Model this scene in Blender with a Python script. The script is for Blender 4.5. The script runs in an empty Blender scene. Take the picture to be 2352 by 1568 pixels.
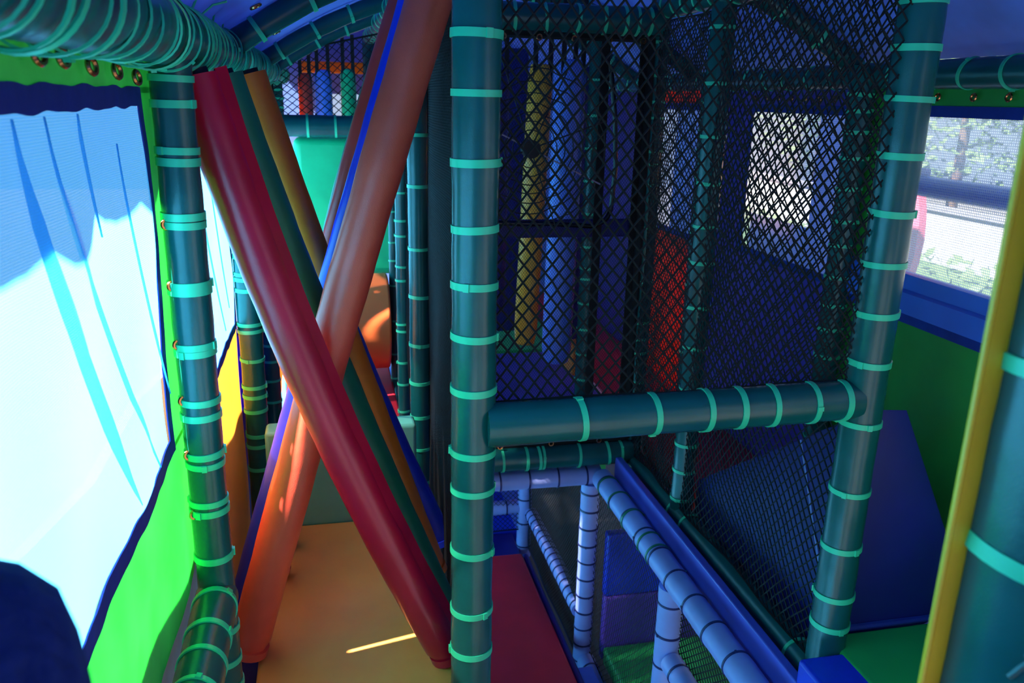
import bpy, bmesh, math, random
from mathutils import Vector, Matrix
random.seed(7)
S = bpy.context.scene
COL = S.collection
V = Vector
PI = math.pi

# ------------------------------------------------------------------ camera
F, CX, CY = 1898.0, 1176.0, 784.0            # 18 mm lens on a 22.3 mm wide sensor
EYE = V((0.0, 0.0, 1.7))
ay = V((745 - CX, -(215 - CY), -F)).normalized()       # +Y of the place, seen from the camera
az = -V((1040 - CX, -(7490 - CY), -F)).normalized()
az = (az - ay * az.dot(ay)).normalized()
ax = ay.cross(az)
RW = Matrix((ax, ay, az))                               # camera space to world
cd = bpy.data.cameras.new('camera'); cam = bpy.data.objects.new('camera', cd); COL.objects.link(cam)
cam.matrix_world = Matrix.Translation(EYE) @ RW.to_4x4()
cd.sensor_width = 22.3; cd.lens = 22.3 * F / 2352; cd.clip_start = 0.02; cd.clip_end = 200
cd.dof.use_dof = True; cd.dof.focus_distance = 2.35; cd.dof.aperture_fstop = 3.5
S.camera = cam


def at(px, py, X=None, Y=None, Z=None):
    """the world point on a known plane of the place that shows at this photo position (used to survey sizes)"""
    d = RW @ V((px - CX, -(py - CY), -F))
    t = (X - EYE.x) / d.x if X is not None else (Y - EYE.y) / d.y if Y is not None else (Z - EYE.z) / d.z
    return EYE + d * t


# ------------------------------------------------------------------ materials
def lin(c):
    return tuple((x / 12.92 if x <= .04045 else ((x + .055) / 1.055) ** 2.4) for x in (v / 255 for v in c))


def newmat(name):
    m = bpy.data.materials.new(name); m.use_nodes = True
    nt = m.node_tree
    b = next(n for n in nt.nodes if n.type == 'BSDF_PRINCIPLED'); o = next(n for n in nt.nodes if n.type == 'OUTPUT_MATERIAL')
    return m, nt, b, o


def vinyl(name, rgb, rough=.42, bump=.25, scale=9.0, trans=0.0, var=.12, spec=.5):
    """soft PVC cloth: slight colour variation, wrinkles and a fine weave; trans = share of light that passes through"""
    m, nt, b, o = newmat(name); N = nt.nodes.new; L = nt.links.new
    c = lin(rgb)
    tc = N('ShaderNodeTexCoord')
    n1 = N('ShaderNodeTexNoise'); n1.inputs['Scale'].default_value = scale; n1.inputs['Detail'].default_value = 4
    n2 = N('ShaderNodeTexNoise'); n2.inputs['Scale'].default_value = 420; n2.inputs['Detail'].default_value = 1
    L(tc.outputs['Object'], n1.inputs['Vector']); L(tc.outputs['Object'], n2.inputs['Vector'])
    r = N('ShaderNodeValToRGB')
    r.color_ramp.elements[0].position = .3; r.color_ramp.elements[1].position = .7
    r.color_ramp.elements[0].color = tuple(x * (1 - var) for x in c) + (1,)
    r.color_ramp.elements[1].color = tuple(min(1, x * (1 + var)) for x in c) + (1,)
    L(n1.outputs['Fac'], r.inputs['Fac']); L(r.outputs['Color'], b.inputs['Base Color'])
    mx = N('ShaderNodeMath'); mx.operation = 'MULTIPLY_ADD'; mx.inputs[1].default_value = .12
    L(n2.outputs['Fac'], mx.inputs[0]); L(n1.outputs['Fac'], mx.inputs[2])
    bp = N('ShaderNodeBump'); bp.inputs['Strength'].default_value = bump; bp.inputs['Distance'].default_value = .012
    L(mx.outputs[0], bp.inputs['Height']); L(bp.outputs['Normal'], b.inputs['Normal'])
    b.inputs['Roughness'].default_value = rough
    b.inputs['Specular IOR Level'].default_value = spec
    if trans > 0:
        t = N('ShaderNodeBsdfTranslucent'); L(r.outputs['Color'], t.inputs['Color'])
        x = N('ShaderNodeMixShader'); x.inputs['Fac'].default_value = trans
        L(b.outputs[0], x.inputs[1]); L(t.outputs[0], x.inputs[2]); L(x.outputs[0], o.inputs['Surface'])
    return m


def plain(name, rgb, rough=.6, metal=0.0):
    m, nt, b, o = newmat(name)
    b.inputs['Base Color'].default_value = lin(rgb) + (1,); b.inputs['Roughness'].default_value = rough; b.inputs['Metallic'].default_value = metal
    return m


def meshcloth(name, rgb, clear, freq, thin=.3, axis='YZ'):
    """woven see-through mesh: a fine grid of threads, part clear, part lit through"""
    m, nt, b, o = newmat(name); N = nt.nodes.new; L = nt.links.new
    nt.nodes.remove(b)
    tc = N('ShaderNodeTexCoord'); sp = N('ShaderNodeSeparateXYZ'); L(tc.outputs['Object'], sp.inputs[0])
    ws = []
    for a in axis:
        ml = N('ShaderNodeMath'); ml.operation = 'MULTIPLY'; ml.inputs[1].default_value = freq * 2 * PI
        L(sp.outputs[a], ml.inputs[0])
        sn = N('ShaderNodeMath'); sn.operation = 'SINE'; L(ml.outputs[0], sn.inputs[0]); ws.append(sn)
    mx = N('ShaderNodeMath'); mx.operation = 'MAXIMUM'; L(ws[0].outputs[0], mx.inputs[0]); L(ws[1].outputs[0], mx.inputs[1])
    mr = N('ShaderNodeMapRange'); mr.inputs['From Min'].default_value = .1; mr.inputs['From Max'].default_value = .95
    mr.inputs['To Min'].default_value = clear; mr.inputs['To Max'].default_value = clear * thin
    L(mx.outputs[0], mr.inputs['Value'])
    c = lin(rgb) + (1,)
    t = N('ShaderNodeBsdfTranslucent'); t.inputs['Color'].default_value = c
    d = N('ShaderNodeBsdfDiffuse'); d.inputs['Color'].default_value = c
    x1 = N('ShaderNodeMixShader'); x1.inputs['Fac'].default_value = .8; L(d.outputs[0], x1.inputs[1]); L(t.outputs[0], x1.inputs[2])
    tr = N('ShaderNodeBsdfTransparent')
    x2 = N('ShaderNodeMixShader'); L(mr.outputs[0], x2.inputs['Fac']); L(x1.outputs[0], x2.inputs[1]); L(tr.outputs[0], x2.inputs[2])
    L(x2.outputs[0], o.inputs['Surface'])
    return m


M = dict(
    green=vinyl('dark_green_vinyl', (12, 84, 82), .27, .16, 7),
    tie=plain('teal_cable_tie', (52, 205, 150), .4),
    lav=vinyl('lavender_vinyl', (150, 160, 226), .45, .15, 6),
    lavtie=plain('navy_cable_tie', (36, 40, 96), .4),
    red=vinyl('red_vinyl', (196, 16, 50), .28, .2, 6),
    coral=vinyl('coral_vinyl', (222, 78, 58), .36, .28, 7),
    pgreen=vinyl('pole_green_vinyl', (22, 118, 84), .4),
    yellow=vinyl('amber_vinyl', (238, 122, 28), .4),
    blue=vinyl('royal_blue_vinyl', (24, 52, 205), .38),
    redpole=vinyl('tomato_vinyl', (222, 62, 48), .4),
    floor=vinyl('yellow_floor_vinyl', (255, 160, 80), .32, .1, 4),
    pale=vinyl('pale_green_vinyl', (112, 188, 160), .45, .1, 4),
    mint=vinyl('mint_green_vinyl', (28, 190, 122), .35, .1, 4),
    orange=vinyl('orange_vinyl', (250, 112, 56), .4, .15, 4),
    orangewall=vinyl('red_orange_cloth', (255, 84, 36), .5, .15, 4, trans=.5),
    bagblue=vinyl('bag_blue_vinyl', (104, 132, 236), .4, .15, 6),
    bagyellow=vinyl('bag_yellow_vinyl', (255, 166, 40), .4, .15, 6),
    bluecloth=vinyl('blue_backlit_cloth', (150, 186, 255), .6, .15, 5, trans=.6),
    purple=vinyl('purple_vinyl', (82, 52, 170), .5, .15, 4),
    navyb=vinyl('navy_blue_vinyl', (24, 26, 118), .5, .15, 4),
    wallgreen=vinyl('grass_green_vinyl', (46, 160, 58), .5, .15, 5, trans=.12),
    limegreen=vinyl('bright_green_cloth', (112, 230, 132), .55, .35, 6, trans=.5),
    trim=vinyl('navy_webbing', (26, 48, 148), .7, .3, 20, trans=.12),
    sill=vinyl('blue_sill_vinyl', (58, 104, 214), .4, .1, 4),
    orangecloth=vinyl('orange_cloth', (255, 206, 124), .55, .2, 6, trans=.5, var=.04),
    purplecloth=vinyl('violet_cloth', (70, 46, 180), .55, .25, 6, trans=.35),
    canopy=vinyl('blue_canopy_cloth', (104, 138, 220), .75, .2, 5, trans=.13),
    darkred=vinyl('dark_red_vinyl', (196, 30, 48), .5, .15, 4),
    net=plain('black_netting', (4, 4, 8), .9),
    netnavy=plain('navy_webbing_band', (14, 16, 60), .7),
    black=plain('black_strap', (10, 10, 14), .6),
    hose=plain('glossy_black_piping', (8, 8, 16), .2),
    brass=plain('brass_grommet', (206, 140, 90), .25, 1.0),
    rope=plain('pale_rope', (150, 130, 150), .8),
    sheerL=meshcloth('white_sheer_mesh', (120, 216, 255), .34, 230, .45),
    sheerR=meshcloth('grey_window_mesh', (190, 205, 235), .78, 120, .35),
    edge=vinyl('lemon_yellow_vinyl', (250, 192, 40), .4, .08, 6),
    fleece=vinyl('navy_fleece', (38, 52, 108), .95, .7, 60, spec=.1),
    shoe=plain('black_shoe', (22, 22, 28), .6),
    ground=vinyl('paving', (88, 88, 90), .9, .3, 3),
    leaf=vinyl('leaves', (104, 132, 78), .7, .6, 14, trans=.3),
    bark=vinyl('bark', (92, 72, 56), .9, .6, 20),
    white=vinyl('white_paint', (172, 172, 170), .6, .05, 3),
    pink=vinyl('pink_board', (236, 96, 120), .6, .05, 3),
    board=vinyl('weathered_board', (120, 120, 128), .8, .3, 8),
    fascia=vinyl('periwinkle_vinyl', (92, 92, 200), .3, .1, 4),
    lime=vinyl('lime_green_vinyl', (36, 168, 84), .45, .1, 4),
    yelclo=vinyl('golden_cloth', (255, 176, 30), .55, .2, 6, trans=.4),
)


# ------------------------------------------------------------------ mesh building
class MB:
    def __init__(self): self.v = []; self.f = []; self.smooth = True

    def add(self, vs, fs):
        k = len(self.v); self.v += [V(p) for p in vs]; self.f += [tuple(i + k for i in f) for f in fs]; return self

    def box(self, lo, hi, mtx=None):
        x0, y0, z0 = lo; x1, y1, z1 = hi
        vs = [V(p) for p in ((x0, y0, z0), (x1, y0, z0), (x1, y1, z0), (x0, y1, z0), (x0, y0, z1), (x1, y0, z1), (x1, y1, z1), (x0, y1, z1))]
        if mtx: vs = [mtx @ p for p in vs]
        return self.add(vs, [(0, 3, 2, 1), (4, 5, 6, 7), (0, 1, 5, 4), (1, 2, 6, 5), (2, 3, 7, 6), (3, 0, 4, 7)])

    def tube(self, pts, r, seg=20, caps=True, phase=0.0):
        pts = [V(p) for p in pts]; n = len(pts)
        rr = r if callable(r) else (lambda t: r)
        t0 = (pts[1] - pts[0]).normalized()
        ref = V((0, 0, 1)) if abs(t0.z) < .9 else V((0, 1, 0))
        u = (ref - t0 * ref.dot(t0)).normalized()
        vs = []
        for i, p in enumerate(pts):
            t = (pts[min(i + 1, n - 1)] - pts[max(i - 1, 0)]).normalized()
            u = (u - t * u.dot(t)).normalized(); w = t.cross(u)
            R = rr(i / (n - 1))
            for k in range(seg):
                a = 2 * PI * k / seg + phase
                vs.append(p + (u * math.cos(a) + w * math.sin(a)) * R)
        fs = []
        for i in range(n - 1):
            for k in range(seg):
                a = i * seg + k; b = i * seg + (k + 1) % seg
                fs.append((a, b, b + seg, a + seg))
        if caps:
            fs.append(tuple(reversed(range(seg)))); fs.append(tuple(range((n - 1) * seg, n * seg)))
        return self.add(vs, fs)

    def ring(self, c, axis, R, r, n=16, m=8):
        axis = V(axis).normalized(); ref = V((0, 0, 1)) if abs(axis.z) < .9 else V((1, 0, 0))
        u = (ref - axis * ref.dot(axis)).normalized(); w = axis.cross(u); c = V(c)
        vs = []; fs = []
        for i in range(n):
            a = 2 * PI * i / n; d = u * math.cos(a) + w * math.sin(a)
            for j in range(m):
                b = 2 * PI * j / m
                vs.append(c + d * (R + r * math.cos(b)) + axis * (r * math.sin(b)))
        for i in range(n):
            for j in range(m):
                fs.append((i * m + j, ((i + 1) % n) * m + j, ((i + 1) % n) * m + (j + 1) % m, i * m + (j + 1) % m))
        return self.add(vs, fs)

    def sheet(self, fn, nu, nv, th):
        """a cloth: fn(u, v) gives its mid surface, th its thickness"""
        g = [[V(fn(i / nu, j / nv)) for j in range(nv + 1)] for i in range(nu + 1)]
        top = []; bot = []
        for i in range(nu + 1):
            for j in range(nv + 1):
                du = g[min(i + 1, nu)][j] - g[max(i - 1, 0)][j]; dv = g[i][min(j + 1, nv)] - g[i][max(j - 1, 0)]
                n = du.cross(dv)
                n = n.normalized() if n.length > 1e-12 else V((1, 0, 0))
                top.append(g[i][j] + n * th / 2); bot.append(g[i][j] - n * th / 2)
        q = nv + 1; o = len(top); fs = []
        for i in range(nu):
            for j in range(nv):
                a = i * q + j
                fs.append((a, a + q, a + q + 1, a + 1)); fs.append((o + a, o + a + 1, o + a + q + 1, o + a + q))
        for i in range(nu):
            a, b = i * q, (i + 1) * q; fs.append((a, o + a, o + b, b))
            a, b = i * q + nv, (i + 1) * q + nv; fs.append((a, b, o + b, o + a))
        for j in range(nv):
            a, b = j, j + 1; fs.append((a, b, o + b, o + a))
            a, b = nu * q + j, nu * q + j + 1; fs.append((a, o + a, o + b, b))
        return self.add(top + bot, fs)

    def prism(self, poly, ext):
        """poly extruded by vector ext"""
        n = len(poly); e = V(ext); vs = [V(p) for p in poly] + [V(p) + e for p in poly]
        fs = [tuple(range(n)), tuple(reversed(range(n, 2 * n)))] + [((i + 1) % n, i, n + i, n + (i + 1) % n) for i in range(n)]
        return self.add(vs, fs)

    def mesh(self, name, mat, off=V((0, 0, 0)), fix=True):
        me = bpy.data.meshes.new(name)
        me.from_pydata([tuple(p - off) for p in self.v], [], self.f)
        if fix:
            bm = bmesh.new(); bm.from_mesh(me); bmesh.ops.recalc_face_normals(bm, faces=bm.faces); bm.to_mesh(me); bm.free()
        me.materials.append(mat)
        if self.smooth:
            for p in me.polygons: p.use_smooth = True
            try: me.set_sharp_from_angle(angle=math.radians(38))
            except Exception: pass
        return me


def link(name, me, parent=None):
    o = bpy.data.objects.new(name, me); COL.objects.link(o)
    if parent is not None: o.parent = parent
    return o


class Thing:
    def __init__(self, name, label, cat, base=(0, 0, 0), group=None):
        self.base = V(base); self.o = link(name, None); self.o.location = self.base; self.o.empty_display_size = .1
        tag(self.o, label, cat, group)

    def part(self, name, mb, mat, bevel=0, parent=None, stuff=False, label=None):
        o = link(name, mb.mesh(name, mat, self.base), parent or self.o)
        if bevel: bev(o, bevel)
        if stuff: o['kind'] = 'stuff'
        if label: o['label'] = label
        return o


def tag(o, label, cat, group=None):
    o['label'] = label; o['category'] = cat
    if group: o['group'] = group
    return o


def bev(o, w, seg=3):
    b = o.modifiers.new('bevel', 'BEVEL'); b.width = w; b.segments = seg; b.limit_method = 'ANGLE'; b.angle_limit = math.radians(40)
    for p in o.data.polygons: p.use_smooth = True


def single(name, mb, mat, label, cat, group=None, bevel=0, base=None):
    base = V(base) if base is not None else sum(mb.v, V((0, 0, 0))) / len(mb.v)
    o = link(name, mb.mesh(name, mat, base)); o.location = base
    if bevel: bev(o, bevel)
    return tag(o, label, cat, group)


def structure(name, mb, mat, bevel=0):
    o = link(name, mb.mesh(name, mat)); o['kind'] = 'structure'
    if bevel: bev(o, bevel)
    return o


# ------------------------------------------------------------------ padded tubes with cable ties
_tie = {}


def tie_mesh(r, w, mat):
    k = (round(r, 4), round(w, 4), mat.name)
    if k not in _tie:
        b = MB(); n = 32; ro, ri = r + .0028, r - .001; vs = []; fs = []
        for i in range(n):
            a = 2 * PI * i / n; c, s = math.cos(a), math.sin(a)
            vs += [(ri * c, ri * s, -w / 2), (ro * c, ro * s, -w / 2), (ro * c, ro * s, w / 2), (ri * c, ri * s, w / 2)]
        for i in range(n):
            for j in range(4):
                fs.append((i * 4 + j, ((i + 1) % n) * 4 + j, ((i + 1) % n) * 4 + (j + 1) % 4, i * 4 + (j + 1) % 4))
        b.add(vs, fs)
        b.box((ro - .003, -w * .4, -w * .55), (ro + .0035, w * .4, w * .55))          # the locking head
        _tie[k] = b.mesh('cable_tie', mat)
    return _tie[k]


def put_tie(T, c, axis, r, w=.013, tilt=.0, head=None, mat=None):
    axis = V(axis).normalized()
    side = axis.cross(V((random.uniform(-1, 1), random.uniform(-1, 1), random.uniform(-1, 1)))).normalized()
    a = (axis + side * tilt).normalized()
    q = a.to_track_quat('Z', 'Y').to_matrix().to_4x4()
    rot = Matrix.Rotation(random.uniform(0, 2 * PI) if head is None else head, 4, 'Z')
    o = link('cable_tie', tie_mesh(r, w, mat or M['tie']), T.o)
    o.matrix_local = Matrix.Translation(V(c) - T.base) @ q @ rot
    return o


def lerp(a, b, t): return V(a) + (V(b) - V(a)) * t


def padded(name, label, cat, p0, p1, r, ties=(), mat='green', tiemat='tie', group=None, tw=.014, seg=28, wrinkle=.0012, lace=None, tilt=.03, curve=None, n=None):
    """a steel tube in a foam sleeve; ties are fractions along it"""
    p0 = V(p0); p1 = V(p1); L = (p1 - p0).length; n = n or max(10, int(L / .03))
    T = Thing(name, label, cat, p0, group)
    rng = random.Random(hash((round(p0.x, 2), round(p0.y, 2), round(p1.z, 2))) & 0xffff)
    ph = [rng.uniform(0, 6) for _ in range(4)]
    pos = curve or (lambda t: lerp(p0, p1, t))

    def rad(t):
        s = t * L
        return r + wrinkle * (math.sin(s * 23 + ph[0]) * .5 + math.sin(s * 61 + ph[1]) * .35 + math.sin(s * 7 + ph[2]) * .6)
    T.part('foam_sleeve', MB().tube([pos(i / n) for i in range(n + 1)], rad, seg), M[mat])
    for t in ties:
        c = pos(t); a = pos(min(t + .01, 1)) - pos(max(t - .01, 0))
        put_tie(T, c, a, rad(t) + .0006, tw * rng.uniform(.9, 1.12), rng.uniform(0, 2) * tilt, mat=M[tiemat])
    if lace:
        d, b = lace, MB()
        b.tube([pos(i / n) + d * (r * .97) for i in range(n + 1)], .006, 8)
        T.part('sleeve_seam', b, M[mat])
    return T


def post(x, y, z0, z1, r, tz, label, group='dark green padded posts', mat='green', tiemat='tie', tw=.014, tilt=.03):
    return padded('padded_post', label, 'post', (x, y, z0), (x, y, z1), r, [(z - z0) / (z1 - z0) for z in tz], mat, tiemat, group, tw, tilt=tilt)


def zs(pts, **k): return [at(a, b, **k).z for a, b in pts]


Y0, Y1 = 2.064, 3.42
XL, XC, XR, XW = -.335, .36, 1.555, 2.1

Cz = zs([(1092, y) for y in (-60, 78, 213, 372, 523, 652, 768, 889, 1032, 1118, 1256, 1390, 1483)], Y=Y0)
post(XC, Y0, -1.35, 2.32, .0595, Cz + [-.02, -.2, -.42, -.65, -.9], 'thick dark green padded post in the middle foreground, left end of the thick rail', tw=.0185, tilt=.02)
Rz = zs([(2110, 2), (2098, 110), (2080, 227), (2062, 357), (2045, 487), (2030, 604), (2018, 717), (2006, 828), (1985, 965), (1955, 1120), (1935, 1248), (1920, 1358), (1905, 1425)], Y=Y0)
post(XR, Y0, -.15, 2.32, .0600, Rz + [2.15], 'thick dark green padded post at right end of thick rail, beside navy wedge', tw=.0175, tilt=.03)
Lz = zs([(415, 180), (415, 238), (416, 345), (417, 370), (425, 494), (428, 513), (433, 650), (435, 664), (440, 790), (443, 804), (455, 915), (458, 950), (466, 1035), (468, 1058), (475, 1145), (480, 1165), (495, 1270)], Y=Y0)
post(XL, Y0, -.3, 1.80, .047, Lz + [.3, .2, .12, .03, -.08], 'dark green post with paired ties between the big mesh window and the red pole', tw=.0165)
L2z = zs([(562, 590), (568, 636), (570, 660), (575, 740), (576, 755), (580, 822), (585, 880), (587, 900), (590, 930), (594, 985), (597, 1000), (600, 1055)], X=XL)
post(XL, Y1, -1.3, 1.80, .047, L2z + [1.6, 1.4, 1.2, 1.0, -.25, -.4], 'second dark green padded post of the left side, beyond the orange cloth panel', tw=.015)
post(XL, 4.38, -1.3, 1.80, .043, [1.5, 1.2, .9, .72, .6, .5, .42, .33, .22, .1, -.05], 'third dark green padded post of the left side, before the violet cloth', tw=.012)
post(XL, 6.28, -1.3, 1.80, .050, [1.72, 1.66, 1.6, 1.5, 1.3, 1.0, .6], 'farthest dark green padded post of the left side, next to golden cloth', tw=.014)
Pz = zs([(962, y) for y in (310, 428, 570, 677, 783, 865, 940, 1008, 1080, 1160)], X=XC)
post(XC, Y1, -1.35, 2.15, .0435, Pz + [1.85, 2.0, -.3, -.5, -.7], 'dark green padded post with reddish sheen behind the middle post, at the fine net', tw=.013)
post(XC, 4.25, -1.3, 2.15, .034, zs([(920, y) for y in (440, 502, 535, 602, 632, 725, 740, 805, 850, 905)], X=XC) + [1.6, 1.4], 'slim dark green padded post close behind the reddish post', tw=.011)
post(XC, 4.85, -1.3, 2.15, .027, zs([(905, y) for y in (490, 560, 600, 655, 730, 800, 850)], X=XC) + [1.6, 1.3], 'slimmest dark green padded post with an amber gleam, left of the slim one', tw=.010)
post(XC, 7.1, -1.3, 2.15, .05, [1.35, 1.2, 1.05, .9, .75, .6], 'distant dark green padded post above the orange roller', tw=.016)
R2z = zs([(1640, 66), (1632, 193), (1622, 312), (1615, 417), (1608, 515), (1600, 596), (1592, 697), (1588, 790), (1572, 880), (1570, 1010), (1565, 1070), (1562, 1135)], X=XR)
post(XR, 3.24, -.12, 2.2, .050, R2z, 'dark green padded post behind the black diamond net, standing on the sloping rail', tw=.014)
R3z = zs([(1500, 100), (1500, 175), (1495, 235), (1490, 270), (1487, 345), (1485, 375), (1482, 420), (1478, 517), (1470, 640), (1465, 733), (1462, 770), (1460, 800), (1460, 870)], X=XR)
post(XR, 3.9, -.14, 2.2, .048, R3z, 'dark green padded post in the far cell corner, right of the hanging blue bag', tw=.012)
post(1.40, 4.35, -.02, 2.1, .045, [1.8, 1.62, 1.45, 1.28, 1.1, .92, .8, .74, .6, .45, .3, .15], 'dark green padded post seen through fine net beside the blue bag', tw=.012)
post(2.02, 4.30, -.02, 1.85, .045, [1.7, 1.55, 1.45, 1.3, 1.15, 1.0, .85, .7, .5, .3], 'dark green right wall post between the red orange panel and the purple panel', tw=.012)
post(2.05, 3.00, -.02, 1.85, .050, [1.74, 1.68, 1.6, 1.5, 1.38, 1.25, 1.15, 1.02, .9, .8, .68, .55, .42, .3], 'dark green right wall post between the purple panel and the green panel', tw=.014)

# ---- rails
rx = [at(x, 940, Y=Y0).x for x in (1327, 1492, 1612, 1688, 1762, 1853, 1925)]
rA, rB = V((XC + .030, Y0 - .022, .85)), V((XR - .03, Y0, .852))
padded('padded_rail', 'thick dark green padded rail across the foreground below the diamond net', 'rail', rA, rB, .060,
       [(x - rA.x) / (rB.x - rA.x) for x in rx], tw=.0175, group='dark green padded rails', tilt=.05)
padded('padded_rail', 'dark green padded rail low in the cell, right above the level lavender rail', 'rail', (XC + .05, 3.85, -.10), (XR, 3.85, -.103), .062,
       [.18, .29, .36, .47, .53, .55, .72, .86, .92], tw=.014, group='dark green padded rails', tilt=.05)
padded('padded_rail', 'dark green padded rail at the top of the cell behind the diamond net', 'rail', (XC, 3.85, 2.05), (XR, 3.85, 2.05), .062,
       [.06, .2, .33, .4, .52, .64, .75, .83, .88, .93], tw=.014, group='dark green padded rails', tilt=.08)
padded('padded_rail', 'dark green padded rail running down toward the foot of the right post', 'rail', (XR, 3.85, -.16), (XR, Y0 + .02, -.157), .058,
       [.33, .41, .93], tw=.014, group='dark green padded rails', tilt=.04)
padded('padded_rail', 'dark green padded rail along the top right of the cell, with curved ties', 'rail', (XR, 3.9, 2.12), (XR, Y0, 2.12), .055,
       [.06, .12, .18, .25, .33, .42, .5, .6, .7, .8, .9], tw=.012, group='dark green padded rails', tilt=.1)
padded('padded_rail', 'dark green padded rail under the big green cloth panel at the lower left', 'rail', (XL, Y0 - .01, .40), (XL, .15, .395), .056,
       [.03, .10, .155, .215, .28, .35, .43, .52, .6, .7, .8], tw=.0165, group='dark green padded rails', tilt=.15)
padded('padded_rail', 'far dark green padded rail with three ties above the mint green pad', 'rail', (XL + .03, 5.6, 1.50), (XC + .3, 5.6, 1.50), .068,
       [.20, .38, .57, .75], tw=.016, group='dark green padded rails', tilt=.04)
rtop = [.02 + .0285 * i for i in range(34)]
padded('padded_rail', 'dark green padded rail along the right wall above the bright window', 'rail', (XW - .03, 7.4, 1.81), (XW - .03, .9, 1.81), .050,
       rtop, tw=.013, group='dark green padded rails', tilt=.16)
padded('padded_rail', 'dark green padded rail high along the inner corridor side under the canopy', 'rail', (XC, 7.0, 2.13), (XC, Y0, 2.13), .055,
       [.05 + .05 * i for i in range(19)], tw=.012, group='dark green padded rails', tilt=.12)

# the long top-left pipe, thick with loose ties
p0, p1 = V((XL + .005, .2, 1.815)), V((XL + .005, 7.2, 1.835))
tl = padded('padded_rail', 'dark green padded rail along the top left, wound with a crowd of loose teal ties', 'rail', p0, p1, .069, [], group='dark green padded rails')
y = .62
while y < 6.9:
    t = (y - p0.y) / (p1.y - p0.y)
    if abs(y - Y0) > .05:
        put_tie(tl, lerp(p0, p1, t) - V((0, 0, random.uniform(.0, .008))), p1 - p0, .070 + random.uniform(.001, .008), random.choice((.008, .01, .013)), random.uniform(.08, .42))
    y += random.uniform(.05, .12)
for y in (1.45, 1.75, 1.95, 2.25, 2.4, 2.65, 2.9, 3.2, 3.5):       # loose tie tails sticking out
    a = V((XL + .03, y, 1.885)); d = V((random.uniform(.0, .5), random.uniform(-.4, .4), random.uniform(.2, .9))).normalized()
    tl.part('tie_tail', MB().tube([a, a + d * .05, a + d * .09 + V((.01, 0, -.012))], .003, 6), M['tie'])

# ------------------------------------------------------------------ crossing poles
def curve3(pts, Y):
    """smooth axis through three surveyed points in the plane Y, run on to z0 .. z1"""
    a, b, c = [at(*p, Y=Y) for p in pts]

    def f(z):
        za, zb, zc = a.z, b.z, c.z
        la = (z - zb) * (z - zc) / ((za - zb) * (za - zc)); lb = (z - za) * (z - zc) / ((zb - za) * (zb - zc)); lc = (z - za) * (z - zb) / ((zc - za) * (zc - zb))
        return V((a.x * la + b.x * lb + c.x * lc, Y, z))
    return f


def cross_pole(pts, Y, r, mat, label, z0, z1, flap=None, flapmat=None):
    f = curve3(pts, Y); n = 40
    P = [f(z1 + (z0 - z1) * i / n) for i in range(n + 1)]
    T = Thing('crossing_pole', label, 'pole', P[-1], 'padded poles crossing the corridor')
    ph = random.uniform(0, 6)
    T.part('padded_sleeve', MB().tube(P, lambda t: r * (1 + .012 * math.sin(t * 37 + ph) + .010 * math.sin(t * 83 + ph * 2)) * (1 - .25 * max(0, (t - .985) / .015)), 32), M[mat])
    d = (P[0] - P[-1]).normalized(); side = V((d.z, 0, -d.x)); side = side if side.x > 0 else -side
    if flap:                                               # the sewn seam flap of the sleeve
        b = MB()
        for k in (0,):
            vs = []; fs = []; m = len(P)
            for i, p in enumerate(P):
                w = .004 * math.sin(i * 1.3)
                o0 = p + side * (r * .90) + V((0, -r * .36, 0)); o1 = p + side * (r + flap) + V((0, .012 + w, 0))
                nn = V((0, -.006, 0)) + side * .003
                vs += [o0, o1, o1 - nn, o0 - nn]
            for i in range(m - 1):
                for j in range(4): fs.append((i * 4 + j, i * 4 + (j + 1) % 4, (i + 1) * 4 + (j + 1) % 4, (i + 1) * 4 + j))
            fs += [(0, 1, 2, 3), tuple(reversed(range((m - 1) * 4, m * 4)))]
            b.add(vs, fs)
        T.part('seam_flap', b, M[flapmat or mat])
    T.part('end_strap', MB().tube([P[0] + d * .012, P[0] - d * .02], r * .6, 16), M['black'], label='black strap at the upper end')
    T.part('end_cap', MB().tube([P[-1] - d * .004, P[-1] + d * .022], r * 1.02, 24), M[mat])
    return T


cross_pole([(524, 400), (722, 900), (972, 1400)], 2.20, .057, 'red', 'front red pole leaning from top left to the foot of the middle post', .02, 1.735, flap=.020)
cross_pole([(980, 20), (788, 690), (620, 1300)], 2.325, .061, 'coral', 'front coral pole leaning from top right to lower left behind the red pole', .03, 2.09)
cross_pole([(520, 200), (678, 620), (939, 1230)], 2.445, .054, 'pgreen', 'dark green pole leaning parallel behind the front red pole', .03, 1.74)
cross_pole([(950, 30), (785, 600), (606, 1230)], 2.556, .053, 'blue', 'royal blue pole leaning close behind the coral pole', .03, 2.09)
cross_pole([(581, 200), (725, 600), (905, 1080)], 2.665, .052, 'yellow', 'amber yellow pole leaning behind the dark green pole', .03, 1.75)
cross_pole([(906, 87), (843, 300), (779, 540)], 2.772, .052, 'redpole', 'tomato red pole leaning behind the royal blue pole', .03, 2.09)
cross_pole([(580, 190), (780, 730), (902, 1010)], 2.876, .050, 'blue', 'blue pole showing as a thin edge beyond the amber pole', .03, 1.75)
cross_pole([(900, 95), (862, 215), (777, 520)], 2.978, .050, 'pgreen', 'green pole showing as a thin edge beyond the tomato red pole', .03, 2.09)

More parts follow.
